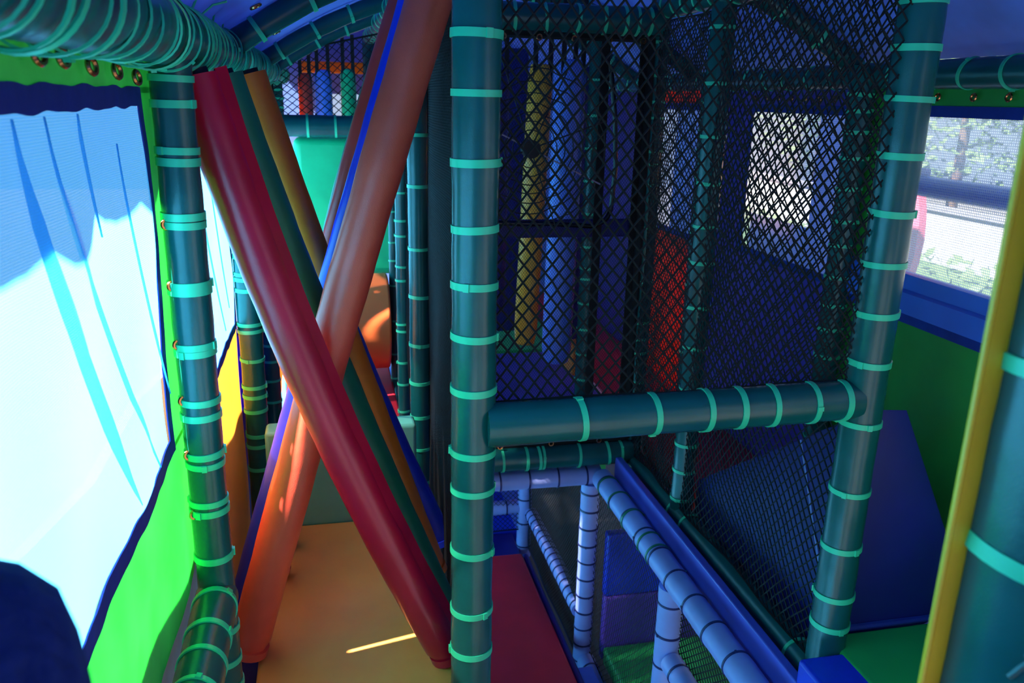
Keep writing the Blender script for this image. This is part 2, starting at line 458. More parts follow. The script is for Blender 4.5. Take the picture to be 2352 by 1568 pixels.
# ------------------------------------------------------------------ nets
def net(name, label, fn, nu, nv, r, mat='net', border=0, group='black safety nets', bordermat='netnavy', grommets=(), sides=3, jit=0.0):
    """diamond netting over fn(u, v); strands are real cords"""
    b = MB(); c0 = V(fn(.5, .5)); e = 1e-3
    nrm = (V(fn(.5 + e, .5)) - V(fn(.5 - e, .5))).cross(V(fn(.5, .5 + e)) - V(fn(.5, .5 - e))).normalized()
    J = {}

    def node(i, j):
        k = (i, j)
        if k not in J:
            J[k] = V(fn(i / nu, j / nv)) + V((random.gauss(0, 1), random.gauss(0, 1), random.gauss(0, 1))) * jit
        return J[k]

    def strand(pts):
        if len(pts) < 2: return
        vs = []; fs = []
        for i, p in enumerate(pts):
            t = (pts[min(i + 1, len(pts) - 1)] - pts[max(i - 1, 0)]).normalized(); w = nrm.cross(t)
            for k in range(sides):
                a = 2 * PI * k / sides
                vs.append(p + (nrm * math.cos(a) + w * math.sin(a)) * r)
        for i in range(len(pts) - 1):
            for k in range(sides):
                a = i * sides + k; q = i * sides + (k + 1) % sides
                fs.append((a, q, q + sides, a + sides))
        b.add(vs, fs)
    for k in range(-nv, nu + 1):
        strand([node(k + j, j) for j in range(nv + 1) if 0 <= k + j <= nu])
        strand([node(k + nv - j, j) for j in range(nv + 1) if 0 <= k + nv - j <= nu])
    me = b.mesh('netting', M[mat], V((0, 0, 0)), fix=False)
    T = Thing(name, label, 'net', V(fn(.5, 0)), group)
    for v in me.vertices: v.co = v.co - T.base
    link('netting', me, T.o)
    if border:
        bb = MB()
        for edge in ([fn(i / 24, 0) for i in range(25)], [fn(i / 24, 1) for i in range(25)], [fn(0, i / 24) for i in range(25)], [fn(1, i / 24) for i in range(25)]):
            bb.tube(edge, border, 6)
        T.part('border_cord', bb, M[bordermat])
    for g in grommets:
        T.part('grommet', MB().ring(g, nrm, .012, .004, 14, 6), M['brass'])
    return T


def quad(a, b, c, d, bulge=V((0, 0, 0)), wav=0.0):
    a, b, c, d = V(a), V(b), V(c), V(d)

    def fn(u, v):
        p = (a * (1 - u) + b * u) * (1 - v) + (d * (1 - u) + c * u) * v
        return p + bulge * (math.sin(PI * min(max(u, 0), 1)) * math.sin(PI * min(max(v, 0), 1))) + bulge.normalized() * (wav * math.sin(u * 9 + v * 5) * math.sin(v * 11 + u * 2) if bulge.length else 0)
    return fn


net('safety_net', 'coarse black diamond net stretched above the thick foreground rail', quad((XC + .055, 2.07, .905), (XR - .055, 2.07, .91), (XR - .03, 2.03, 2.22), (XC + .055, 2.05, 2.22), V((0, .05, 0)), .012), 28, 28, .0030, border=.004, bordermat='net', sides=4, jit=.0012)
net('safety_net', 'coarse black diamond net between the right post and the next post behind it', quad((XR - .02, 2.10, -.10), (XR - .02, 3.22, -.10), (XR - .02, 3.22, 2.05), (XR - .02, 2.10, 2.05), V((-.04, 0, 0)), .012), 28, 46, .0030, border=.004, bordermat='net', jit=.001)
net('safety_net', 'coarse black diamond net far on the right side of the cell, before the red panel', quad((XR - .02, 3.27, -.10), (XR - .02, 3.87, -.10), (XR - .02, 3.87, 2.05), (XR - .02, 3.27, 2.05), V((-.03, 0, 0)), .01), 22, 66, .0026, border=.004, bordermat='net', jit=.001)
fn_ = net('safety_net', 'fine black net closing the far end of the cell before the hanging bags', quad((XC + .05, 3.87, -.03), (XR - .05, 3.87, -.03), (XR - .05, 3.87, 1.98), (XC + .05, 3.87, 1.98), V((0, .02, 0)), .006), 80, 112, .0009, border=.02, bordermat='net',
    grommets=[V((XC + .1 + .165 * i, 3.835, 1.965)) for i in range(7)] + [V((XC + .45, 3.83, -.018)), V((XC + .72, 3.83, -.018)), V((XC + .98, 3.83, -.018))])
for x in (1.285, 1.475):
    fn_.part('border_band', MB().box((x - .022, 3.872, -.03), (x + .022, 3.878, 1.98)), M['net'])
net('safety_net', 'fine black net on the right side of the corridor, behind the middle post', quad((XC + .035, 2.10, -1.2), (XC + .035, 3.40, -1.2), (XC + .035, 3.40, 2.08), (XC + .035, 2.10, 2.08), V((-.015, 0, 0)), .006), 92, 180, .0017, border=.005, bordermat='net')
net('safety_net', 'fine black net of the corridor farther on, beside the slim posts', quad((XC + .03, 3.45, -.3), (XC + .03, 5.6, -.3), (XC + .03, 5.6, 2.08), (XC + .03, 3.45, 2.08), V((-.015, 0, 0)), .006), 90, 100, .0013, border=.005, bordermat='net')
net('safety_net', 'black diamond net above the far rail, in front of the red, blue and green bags', quad((XL + .02, 5.61, 1.55), (XC + .3, 5.61, 1.55), (XC + .3, 5.61, 2.14), (XL + .02, 5.61, 1.92), V((0, .02, 0)), .004), 17, 9, .0030, border=.006, bordermat='net')
net('safety_net', 'black net hanging below the lavender sloping rail, before the green lower floor', quad((1.345, 2.90, -1.32), (1.345, 3.84, -1.32), (1.345, 3.84, -.27), (1.345, 2.90, -.27), V((.02, 0, 0)), .006), 24, 26, .0017, border=.006, bordermat='net')
net('safety_net', 'dark net beside the red lower floor, behind the lavender post', quad((1.285, 3.9, -1.36), (1.285, 5.05, -1.36), (1.285, 5.05, -.30), (1.285, 3.9, -.30), V((.02, 0, 0)), .006), 44, 38, .0021, border=.006, bordermat='netnavy')
net('safety_net', 'black net at the far end of the red lower floor', quad((.5, 5.08, -1.22), (1.26, 5.08, -1.22), (1.26, 5.08, -.30), (.5, 5.08, -.30), V((0, .02, 0)), .004), 22, 26, .002, border=.006, bordermat='netnavy')
net('safety_net', 'black net beside the near lower lavender rail at the bottom edge', quad((1.40, 1.6, -1.05), (1.40, 2.84, -1.05), (1.40, 2.84, -.32), (1.40, 1.6, -.32), V((.02, 0, 0)), .004), 36, 22, .003, border=.006, bordermat='net')

# spider-web net with its rubber hub
hub = V((.92, 3.80, 1.476))
W = Thing('web_net', 'round black rope web with a thick hub, hung in the opening of the fine net', 'net', hub)
hb = MB(); hb.tube([hub + V((0, -.03, 0)), hub + V((0, .03, 0))], .042, 20); W.part('hub', hb, M['black'])
for k in range(8):
    a = PI / 2 + k * PI / 4 + .35
    d = V((math.cos(a), 0, math.sin(a)))
    W.part('radial_rope', MB().tube([hub + d * .04, hub + d * (.38 if k not in (0, 1, 2) else .44)], .0035, 6), M['rope' if k in (1, 5) else 'black'])
wr = MB()
for q in (.085, .125, .165, .205, .25, .3, .36):
    wr.tube([hub + V((math.cos(2 * PI * i / 32), 0, math.sin(2 * PI * i / 32))) * q * (.965 if i % 4 == 2 else 1) for i in range(33)], .003, 6, False)
W.part('ring_rope', wr, M['black'])
oc = []
for i in range(9):
    a = -PI / 2 + i * (PI / 2) / 8
    oc.append(V((1.23, 3.81, 1.215)) + V((math.cos(a) * .10, 0, math.sin(a) * .10)))
oc = [V((.45, 3.81, 1.10)), V((.75, 3.81, 1.135)), V((1.0, 3.81, 1.13))] + oc + [V((1.34, 3.81, 1.4)), V((1.325, 3.81, 1.62)), V((1.29, 3.81, 1.85))]
single('opening_piping', MB().tube(oc, .012, 10), M['hose'], 'glossy black piping edging the opening of the fine net, rounded at its lower right', 'piping')
single('webbing_band', MB().box((XC + .03, 3.90, 1.045), (XR - .05, 3.925, 1.135)), M['navyb'], 'navy padded band running level across the fine net', 'band', bevel=.01)

# ------------------------------------------------------------------ left side: laced cloth panels with mesh windows
XP = -.398


def side_panel(name, label, ya, yb, ztop, zbot, wz1, wz0, wya, wyb, cloth, trimw, grom_top=(), grom_side=(), folds=(), sheer='sheerL', nw=24, topmat=None):
    """cloth with a sheer window wz0..wz1, wya..wyb edged in navy webbing"""
    T = Thing(name, label, 'panel', (XP, (ya + yb) / 2, zbot), 'laced cloth panels of the left side')

    def rect(y0, y1, z0, z1, dx=0.0, wob=.006):
        return lambda u, v: (XP + dx + wob * math.sin((y0 + (y1 - y0) * u) * 11 + 2) * math.sin((z0 + (z1 - z0) * v) * 7 + 1), y0 + (y1 - y0) * u, z0 + (z1 - z0) * v)
    t = trimw
    oy0, oy1, oz0, oz1 = wya - t, wyb + t, wz0 - t, wz1 + t
    c = MB()
    c.sheet(rect(ya, yb, oz1 - .012, ztop), nw, 4, .002)
    ts = T.part('top_strip', c, M[topmat or cloth])
    c = MB()
    if oz0 > zbot: c.sheet(rect(ya, yb, zbot, oz0 + .012), nw, 16, .002)
    if oy0 > ya: c.sheet(rect(ya, oy0, oz0, oz1), 3, 16, .002)
    if yb > oy1: c.sheet(rect(oy1, yb, oz0, oz1), 3, 16, .002)
    vc = T.part('vinyl_cloth', c, M[cloth])
    b = MB()

    def wv(y): return .0022 * math.sin(y * 33) + .0012 * math.sin(y * 57)
    for (y0, y1, z0, z1) in ((oy0, oy1, wz1, oz1), (oy0, oy1, oz0, wz0), (oy0, wya, wz0, wz1), (wyb, oy1, wz0, wz1)):
        f = rect(y0, y1, z0, z1, .004)
        b.sheet(lambda u, v: tuple(V(f(u, v)) + V((0, wv(f(u, v)[2]), wv(f(u, v)[1])))), 110 if y1 - y0 > .3 else 3, 60 if z1 - z0 > .3 else 3, .003)
    T.part('webbing_trim', b, M['trim'])
    s = MB(); s.sheet(rect(wya - .01, wyb + .01, wz0 - .01, wz1 + .01, .0, .012), nw * 2, 30, .0006)
    for (ys, zs_, ye, ze, w0, w1) in folds:                # folded-over bands where the sheer hangs double
        def ff(u, v, ys=ys, zs_=zs_, ye=ye, ze=ze, w0=w0, w1=w1):
            z = zs_ + (ze - zs_) * v; y = ys + (ye - ys) * (v ** 1.25) + (w0 + (w1 - w0) * v) * (u - .5) * min(1, 5 * v + .05, 3.5 * (1 - v) + .02)
            return (XP + .006 + .003 * math.sin(u * PI), y, z)
        s.sheet(ff, 4, 16, .0006)
    sh = T.part('mesh_window', s, M[sheer])
    for (y, z) in grom_top:
        T.part('grommet', MB().ring((XP + .022, y, z), (1, -.25, .15), .013, .0045, 16, 6), M['brass'], parent=ts)
    for (y, z) in grom_side:
        T.part('grommet', MB().ring((XP + .03, y, z), (.6, -1, 0), .011, .004, 16, 6), M['brass'], parent=vc)
    return T


gz = [at(a, b, X=-.37) for a, b in ((385, 512), (392, 660), (404, 798), (418, 925), (434, 1040), (452, 1160))]
side_panel('cloth_screen', 'near bright green cloth panel with the big sunlit mesh window at the left edge', -.30, 2.20, 1.79, .45, 1.665, .885, -.05, 1.985, 'limegreen', .040,
           grom_top=[(p.y, p.z) for p in (at(100, 125, X=-.37), at(155, 132, X=-.37), at(220, 152, X=-.37), at(277, 163, X=-.37), at(322, 178, X=-.37))],
           grom_side=[(2.035, p.z) for p in gz],
           folds=[(1.20, 1.66, 1.62, .90, .05, .07), (1.33, 1.66, 1.82, .89, .02, .035), (1.74, 1.6, 2.0, 1.0, .01, .02), (1.5, 1.66, 1.56, 1.45, .02, .01)])
side_panel('cloth_screen', 'orange cloth panel with a narrow mesh window beyond the front left post', 2.21, 3.475, 1.79, -.40, 1.665, .800, 2.25, 3.40, 'orangecloth', .034, topmat='orangecloth',
           folds=[(2.6, 1.66, 3.1, .85, .015, .03), (2.9, 1.66, 3.25, .9, .01, .02)])
side_panel('cloth_screen', 'violet cloth panel with a mesh window beyond the second left post', 3.485, 4.43, 1.79, -.40, 1.665, .75, 3.54, 4.36, 'purplecloth', .034)
side_panel('cloth_screen', 'golden cloth panel far along the left side', 4.44, 7.2, 1.79, -.40, 1.66, .10, 4.56, 6.2, 'yelclo', .034,
           grom_top=[(6.35, 1.74), (6.6, 1.735), (6.85, 1.73)])

# ------------------------------------------------------------------ right side wall (cloth hung below the top rail)
def wall_panel(label, ya, yb, cloth, ztop, zbot, win, sillz=None, group='cloth panels of the right wall', bar=False, topcloth=None):
    T = Thing('wall_panel', label, 'panel', (XW, (ya + yb) / 2, zbot), group)
    wy0, wy1, wz0, wz1 = win; t = .038

    def bx(y0, y1, z0, z1, x0=XW, x1=XW + .006): return MB().box((x0, y0, z0), (x1, y1, z1))
    c = bx(ya, yb, zbot, (sillz or wz0) - t)
    c.box((XW, ya, wz0 - t), (XW + .006, wy0 - t, wz1 + t)); c.box((XW, wy1 + t, wz0 - t), (XW + .006, yb, wz1 + t))
    T.part('vinyl_cloth', c, M[cloth])
    T.strip = T.part('top_strip', bx(ya, yb, wz1 + t, ztop), M[topcloth or cloth])
    b = bx(wy0 - t, wy1 + t, wz1, wz1 + t, XW - .003, XW + .004)
    b.box((XW - .003, wy0 - t, wz0), (XW + .004, wy0, wz1)); b.box((XW - .003, wy1, wz0), (XW + .004, wy1 + t, wz1))
    if sillz is None: b.box((XW - .003, wy0 - t, wz0 - t), (XW + .004, wy1 + t, wz0))
    T.part('webbing_trim', b, M['trim'])
    T.part('mesh_window', MB().box((XW + .001, wy0, wz0), (XW + .002, wy1, wz1)), M['sheerR'])
    if sillz:
        q = MB().prism([(XW + .01, ya, wz0), (XW - .012, ya, wz0 - .006), (XW - .016, ya, wz0 - .06), (XW - .03, ya, wz0 - .07), (XW - .034, ya, sillz), (XW + .01, ya, sillz)], (0, yb - ya, 0))
        q.smooth = False
        T.part('sill_pad', q, M['sill'])
        T.part('hem', bx(ya, yb, sillz - t, sillz, XW - .02, XW + .004), M['trim'])
    return T


pr = wall_panel('grass green cloth panel with bright mesh window and blue sill, beyond the right post', .9, 3.0, 'wallgreen', 1.765, -.08, (1.0, 2.84, 1.11, 1.668), sillz=.965)
for yy in (2.62, 2.45, 2.30, 2.15, 2.0, 1.86, 1.7, 1.5):
    pr.part('grommet', MB().ring((XW - .012, yy, 1.735), (-1, 0, .1), .011, .004, 14, 6), M['brass'], parent=pr.strip)
pp = wall_panel('purple cloth panel with a mesh window seen through the nets, blue band below', 3.01, 4.30, 'purple', 1.765, -.08, (3.14, 3.94, .99, 1.66))
for k in range(8):
    pp.part('grommet', MB().ring((XW - .012, 3.12 + k * .115, 1.725), (-1, 0, .1), .011, .004, 14, 6), M['brass'], parent=pp.strip)
wall_panel('red orange cloth panel with a narrow mesh window, far along the right wall', 4.31, 5.30, 'orangewall', 1.765, -.08, (4.45, 5.2, .94, 1.655))
wall_panel('navy cloth panel with a mesh window at the far end of the right wall', 5.31, 7.43, 'navyb', 1.765, -.08, (6.5, 7.2, .94, 1.655))
single('outer_curtain', MB().box((XW + .10, 3.08, .80), (XW + .11, 3.50, 1.72)).box((XW + .10, 3.50, .80), (XW + .11, 4.05, 1.14)), M['bluecloth'], 'blue sheet outside the mesh window of the purple panel, covering its right half', 'curtain')
single('outer_curtain', MB().box((XW + .10, 4.42, .80), (XW + .11, 5.12, 1.72)), M['bluecloth'], 'blue sheet outside the narrow mesh window of the red orange panel', 'curtain')
single('outer_frame_bar', MB().box((XW + .03, .9, 1.385), (XW + .075, 2.86, 1.455)), M['sill'], 'blue level bar crossing outside the bright right window', 'bar', bevel=.01)
fp = MB(); fp.tube([(XW + .05, 2.22, 1.70), (XW + .05, 2.08, 1.43)], .014, 10); fp.tube([(XW + .05, 2.13, 1.70), (XW + .05, 2.02, 1.45)], .012, 10)
single('brace_pole', fp, M['navyb'], 'dark slanted brace outside the upper right corner of the right window', 'brace')
single('rail_bracket', MB().box((XW + .02, 2.70, 1.42), (XW + .08, 2.78, 1.485)), M['navyb'], 'small dark bracket at the left end of the blue window bar', 'bracket', bevel=.01)

# ------------------------------------------------------------------ ceiling: vaulted canopy on ribs
def arch(X): return 1.865 + .44 * (1 - ((X - .882) / 1.24) ** 2)


c = MB()


def cf(u, v):
    X = -.358 + 2.48 * u; Y = -.3 + 7.8 * v
    return (X, Y, arch(X) + .012 * math.sin(Y * 5.3 + 1) * math.sin(u * PI))


c.sheet(cf, 40, 40, .003)
structure('ceiling', c, M['canopy'])
for i, (yy, lab) in enumerate(((.9, 'nearest arched rib under the blue canopy, above the frame'), (3.10, 'arched dark green rib over the crossed poles, nearest of those in view'),
                               (4.62, 'arched dark green rib beyond the crossed poles, second of those in view'), (5.62, 'arched dark green rib right above the far diamond net'))):
    P = [V((X, yy, arch(X) - .055)) for X in [-.335 + 2.41 * k / 40 for k in range(41)]]
    T = Thing('arched_rib', lab, 'rib', P[0], 'arched ribs under the canopy')
    T.part('foam_sleeve', MB().tube(P, lambda t: .042 + .0015 * math.sin(t * 90), 16), M['green'])
    for k in (2, 5, 8, 11, 15, 19, 24, 29, 34, 37):
        put_tie(T, P[k], P[k + 1] - P[k - 1], .0435, .016, .05)
gm = MB()
for yy in (2.5, 2.9, 3.5, 4.1):
    gm.ring((-.20, yy, arch(-.20) - .012), (0.5, 0, -1), .016, .005, 14, 6)
single('canopy_grommets', gm, M['brass'], 'brass grommets along the left hem of the blue canopy', 'grommet')['kind'] = 'stuff'

# ------------------------------------------------------------------ floors and pads
structure('floor', MB().box((-30, -20, -1.62), (30, 30, -1.5)), M['ground'])
single('floor_mat', MB().box((-.272, .75, -.07), (.335, 3.15, 0)), M['floor'], 'glossy yellow floor mat under the crossed poles', 'mat', bevel=.012)
single('deck_board', MB().box((-.385, .75, -.15), (.335, 3.30, -.085)), M['navyb'], 'navy deck board under the yellow mat', 'board', bevel=.008)
single('riser_board', MB().box((-.285, 3.156, -.07), (.315, 3.27, .41)), M['pale'], 'pale green padded riser board at the far end of the yellow mat', 'board', bevel=.015)
single('floor_mat', MB().box((-.29, 3.28, -.05), (.34, 7.3, .02)), M['darkred'], 'red floor mat under the orange roller', 'mat', bevel=.012)
rl = MB(); rl.tube([(-.285, 4.85, .40), (.322, 4.85, .40)], .285, 48)
T = Thing('padded_roller', 'big orange padded roller lying across the corridor beyond the poles', 'roller', (0, 4.85, .115))
o = T.part('roller_sleeve', rl, M['orange']); bev(o, .014)
T.part('axle', MB().tube([(-.33, 4.85, .40), (.345, 4.85, .40)], .03, 12), M['black'])
single('wall_pad', MB().box((-.215, 5.70, .5), (.62, 5.86, 1.425)), M['mint'], 'mint green padded board below the far rail', 'pad', bevel=.05)
single('wall_pad', MB().box((-.30, 6.9, .03), (.305, 7.0, .95)), M['purple'], 'violet padded board far beyond the orange roller', 'pad', bevel=.03)
single('floor_mat', MB().box((.40, 3.93, -.05), (1.55, 5.30, .02)), M['purple'], 'purple floor mat below the hanging bags', 'mat', bevel=.012)
single('wall_pad', MB().box((.55, 5.34, .16), (1.27, 5.42, 2.0)), M['navyb'], 'blue padded board standing behind the hanging bags', 'pad', bevel=.02)
single('floor_mat', MB().box((.60, 5.32, -.05), (1.60, 7.2, .03)), M['lime'], 'green floor strip behind the purple mat', 'mat', bevel=.012)
single('wall_pad', MB().box((1.46, 4.75, .02), (1.52, 5.25, .5)), M['yellow'], 'small amber pad at the corner of the purple mat', 'pad', bevel=.012)

# right section
single('floor_mat', MB().box((1.615, 3.25, -.22), (2.09, 7.3, -.03)), M['darkred'], 'dark red floor mat behind the coarse nets on the right', 'mat', bevel=.012)
wa, wb, wc = at(1980, 940, Y=2.1), at(2085, 940, Y=2.1), at(2183, 1245, Y=2.1)
pf = [V((1.62, 2.10, -.16)), V((2.004, 2.10, .0)), V((2.004, 2.10, .285)), V((wc.x, 2.10, wc.z)), V((wb.x, 2.10, wb.z)), V((1.62, 2.10, .80))]
pb = [V((1.62, 3.24, -.16)), V((2.004, 2.93, .0)), V((2.004, 2.90, .012)), V((wc.x, 3.20, .022)), V((wb.x, 3.20, .024)), V((1.62, 3.22, .026))]
wd = MB(); wd.add(pf + pb, [(0, 5, 4, 3, 2, 1), (6, 7, 8, 9, 10, 11)] + [(i, (i + 1) % 6, 6 + (i + 1) % 6, 6 + i) for i in range(6)])
wd.smooth = False
T = Thing('wedge_block', 'big navy padded wedge leaning against the green wall behind the right post', 'wedge', (1.85, 2.6, 0))
T.part('padded_body', wd, M['navyb'], bevel=.012)
T.part('piping', MB().tube([V((1.635, 2.097, .012)), V((2.05, 2.097, .012))], .012, 8), M['trim'])
T.part('side_seam', MB().tube([V((1.618, 2.45, .55)), V((1.618, 2.18, .04))], .004, 6), M['lav'])
gp = MB().box((XR + .01, .9, -.09), (XW - .005, 2.09, 0.0))
single('floor_mat', gp, M['lime'], 'green floor mat at the lower right, in front of the navy wedge', 'mat', bevel=.012)
single('edge_pad', MB().box((1.415, 1.0, -.10), (1.585, 2.005, -.005)), M['blue'], 'blue edge pad at the foot of the right post, beside the green mat', 'pad', bevel=.014)
single('deck_fascia', MB().box((1.425, 1.0, -.235), (1.462, 3.80, -.105)), M['fascia'], 'flat blue padded board sloping away between the lavender rail and the dark green rail', 'board', bevel=.006)

# ---- lower level
def lavrail(label, p0, p1, r, k, name='padded_rail'):
    return padded(name, label, 'rail' if 'rail' in name else 'post', p0, p1, r, [(i + .5) / k for i in range(k)], 'lav', 'lavtie', 'lavender padded tubes of the lower level', .009, tilt=.03)


lavrail('lavender padded rail running level just below the dark green rail', (XC + .06, 3.85, -.222), (1.36, 3.85, -.225), .050, 6)
T = lavrail('long lavender padded rail sloping to the bottom edge beside the flat blue board', (1.36, 3.80, -.226), (1.36, 1.1, -.226), .055, 15)
for t in (.04, .1, .17, .25, .29): put_tie(T, lerp((1.36, 3.80, -.226), (1.36, 1.1, -.226), t), (0, 1, 0), .057, .011, .08, mat=M['pgreen'])
lavrail('lavender padded post standing under the corner of the level lavender rail', (1.315, 3.85, -1.42), (1.315, 3.85, -.27), .050, 11, 'padded_post')
lavrail('short lavender padded post at the far corner of the red lower floor', (1.262, 5.10, -1.44), (1.262, 5.10, -.35), .050, 6, 'padded_post')
lavrail('lavender padded rail sloping from the far corner post beside the red floor', (1.300, 5.06, -1.09), (1.300, 3.89, -1.083), .046, 16)
lavrail('short level lavender padded rail at the far end of the red floor', (.5, 5.12, -1.06), (1.22, 5.12, -1.06), .050, 4)
lavrail('lavender padded post at the bottom edge below the sloping rail', (1.365, 2.86, -1.5), (1.365, 2.86, -.28), .055, 8, 'padded_post')
lavrail('lavender padded rail leaving the near lower post toward the bottom edge', (1.365, 2.80, -.62), (1.365, 1.2, -.62), .050, 10)
lavrail('lavender padded rail leaving the foot of the corner post toward the bottom edge', (1.325, 3.80, -1.36), (1.325, 2.2, -1.36), .05, 9)
single('floor_mat', MB().box((.30, 1.2, -1.3), (1.165, 4.74, -1.2)), M['darkred'], 'red floor mat of the lower level, seen between the middle post and the lavender post', 'mat', bevel=.015)
single('piping_strip', MB().tube([(1.19, 4.75, -1.235), (1.19, 1.4, -1.235)], .02, 10), M['navyb'], 'navy piping along the right edge of the red lower floor', 'piping')
single('floor_mat', MB().box((1.385, 2.0, -1.3), (2.5, 3.70, -1.2)), M['lime'], 'green floor mat of the lower level behind the slanted net', 'mat', bevel=.015)
single('wall_pad', MB().box((1.385, 3.71, -1.3), (2.5, 3.77, -.90)), M['purple'], 'violet padded board at the back of the green lower floor', 'pad', bevel=.012)
single('wall_pad', MB().box((1.385, 3.72, -.90), (2.5, 3.78, -.52)), M['blue'], 'blue padded board on top of the violet one on the lower level', 'pad', bevel=.012)
single('wall_pad', MB().box((1.45, 4.3, -.6), (1.56, 4.4, -.1)), M['lime'], 'narrow green pad hanging behind the sloping lavender rail', 'pad', bevel=.012)
single('wall_pad', MB().box((.45, 5.30, -1.5), (1.3, 5.36, -.3)), M['blue'], 'blue padded board closing the far end of the red lower floor', 'pad', bevel=.012)
single('wall_pad', MB().prism([(1.10, 5.28, -.95), (1.26, 5.28, -.95), (1.26, 5.28, -1.36)], (0, .015, 0)), M['bagblue'], 'pale blue triangle on the board at the far end of the red floor', 'pad')
single('wall_pad', MB().box((1.6, 1.4, -1.2), (1.68, 2.7, -.7)), M['yellow'], 'amber pad half seen behind the near lower net', 'pad', bevel=.012)
single('floor_mat', MB().box((.30, 4.75, -1.46), (1.22, 5.29, -1.36)), M['navyb'], 'navy floor mat at the far end of the red lower floor', 'mat', bevel=.012)
single('base_plate', MB().box((1.16, 3.2, -1.30), (1.30, 3.62, -1.25)), M['sill'], 'blue flat plate at the foot of the lavender corner post', 'plate', bevel=.006)

# ------------------------------------------------------------------ hanging bags
def bag(x, y, z0, z1, r, mat, label, group, top, lean=0.0):
    T = Thing('hanging_bag', label, 'bag', (x, y, z0), group)
    P = [V((x + lean * i / 20, y, z0 + (z1 - z0) * i / 20)) for i in range(21)]
    T.part('bag_body', MB().tube(P, lambda t: r * (min(1, .82 + 9 * min(t, 1 - t))), 28), M[mat], bevel=.01)
    for s in (-1, 1):
        T.part('strap', MB().box((x + lean + s * r * .62 - .013, y - .004 - r * .6, z1 - .09), (x + lean + s * r * .62 + .013, y + .004 - r * .6, top)), M['black'])
    return T


bag(-.136, 6.6, .95, 1.845, .052, 'redpole', 'red hanging bag, leftmost behind the far diamond net', 'bags hanging at the far end of the corridor', 2.03)
bag(-.006, 6.6, .95, 1.87, .064, 'bagblue', 'blue hanging bag behind the far diamond net, between the red and the green bag', 'bags hanging at the far end of the corridor', 2.08)
bag(.178, 6.6, .95, 1.88, .058, 'mint', 'green hanging bag, rightmost behind the far diamond net', 'bags hanging at the far end of the corridor', 2.12)
bag(1.115, 4.62, .29, 1.88, .068, 'bagyellow', 'yellow hanging bag behind the fine net, left of the blue one', 'long bags hanging behind the fine net', 2.2, .05)
bag(1.255, 4.42, .235, 1.90, .085, 'bagblue', 'blue hanging bag behind the fine net, right of the yellow one', 'long bags hanging behind the fine net', 2.22, .02)
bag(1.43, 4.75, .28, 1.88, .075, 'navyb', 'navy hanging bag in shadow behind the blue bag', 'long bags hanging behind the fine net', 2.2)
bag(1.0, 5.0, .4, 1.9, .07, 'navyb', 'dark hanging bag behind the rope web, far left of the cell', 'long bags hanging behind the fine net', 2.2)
single('padded_band', MB().box((-.2, 7.22, 1.86), (.5, 7.28, 1.95)), M['yelclo'], 'golden padded band behind the far bags', 'band', bevel=.015)

# far end wall of blue cloth with a mesh window
b = MB()
b.box((-.38, 7.44, 1.70), (2.12, 7.45, 2.32)); b.box((-.38, 7.44, -1.5), (2.12, 7.45, .95)); b.box((-.38, 7.44, .95), (.03, 7.45, 1.70)); b.box((.75, 7.44, .95), (2.12, 7.45, 1.70))
structure('wall_back', b, M['canopy'])
b = MB()
b.box((-.38, -.62, .95), (2.12, -.61, 2.32)); b.box((-.38, -.62, -1.5), (-.2, -.61, .95)); b.box((1.7, -.62, -1.5), (2.12, -.61, .95))
structure('fill_screen_front', b, M['canopy'])  # unseen cloth added behind the camera to cut the front fill light
w = structure('window_1', MB().box((.03, 7.443, .95), (.75, 7.447, 1.70)), M['sheerR'])

# lower side walls of the enclosure
structure('wall_left', MB().box((-.405, .2, -1.5), (-.403, 7.4, -.42)), M['sheerL'])
structure('wall_right', MB().box((2.52, 1.6, -1.5), (2.54, 7.4, -.45)), M['purple'])

# ------------------------------------------------------------------ near right post and its yellow edge
nx, ny = .713, .62
nz = [at(2390, y, Y=ny).z for y in (835, 1262)]
T = post(nx, ny, -.6, 2.1, .0845, nz + [1.75, 1.02, .6], 'big blurred dark green padded post at the right edge, beside the yellow strip', tw=.0165, tilt=.12)
ls = MB()
for i in range(60):
    z = .5 + i * .027; a = -2.35 + .10 * math.sin(i * 1.7)
    p = V((nx + math.cos(a) * .0845, ny + math.sin(a) * .0845, z))
    ls.tube([p + V((-.006, .004, -.016)), p + V((.008, -.006, .013))], .0035, 6)
T.part('laced_seam', ls, M['green'])
single('yellow_edge_strip', MB().box((.6085, .640, -.6), (.634, .645, 2.1)).tube([(.6085, .6425, -.6), (.6085, .6425, 2.1)], .0035, 8), M['edge'], 'lemon yellow piped edge strip along the blurred post at the right edge', 'strip')

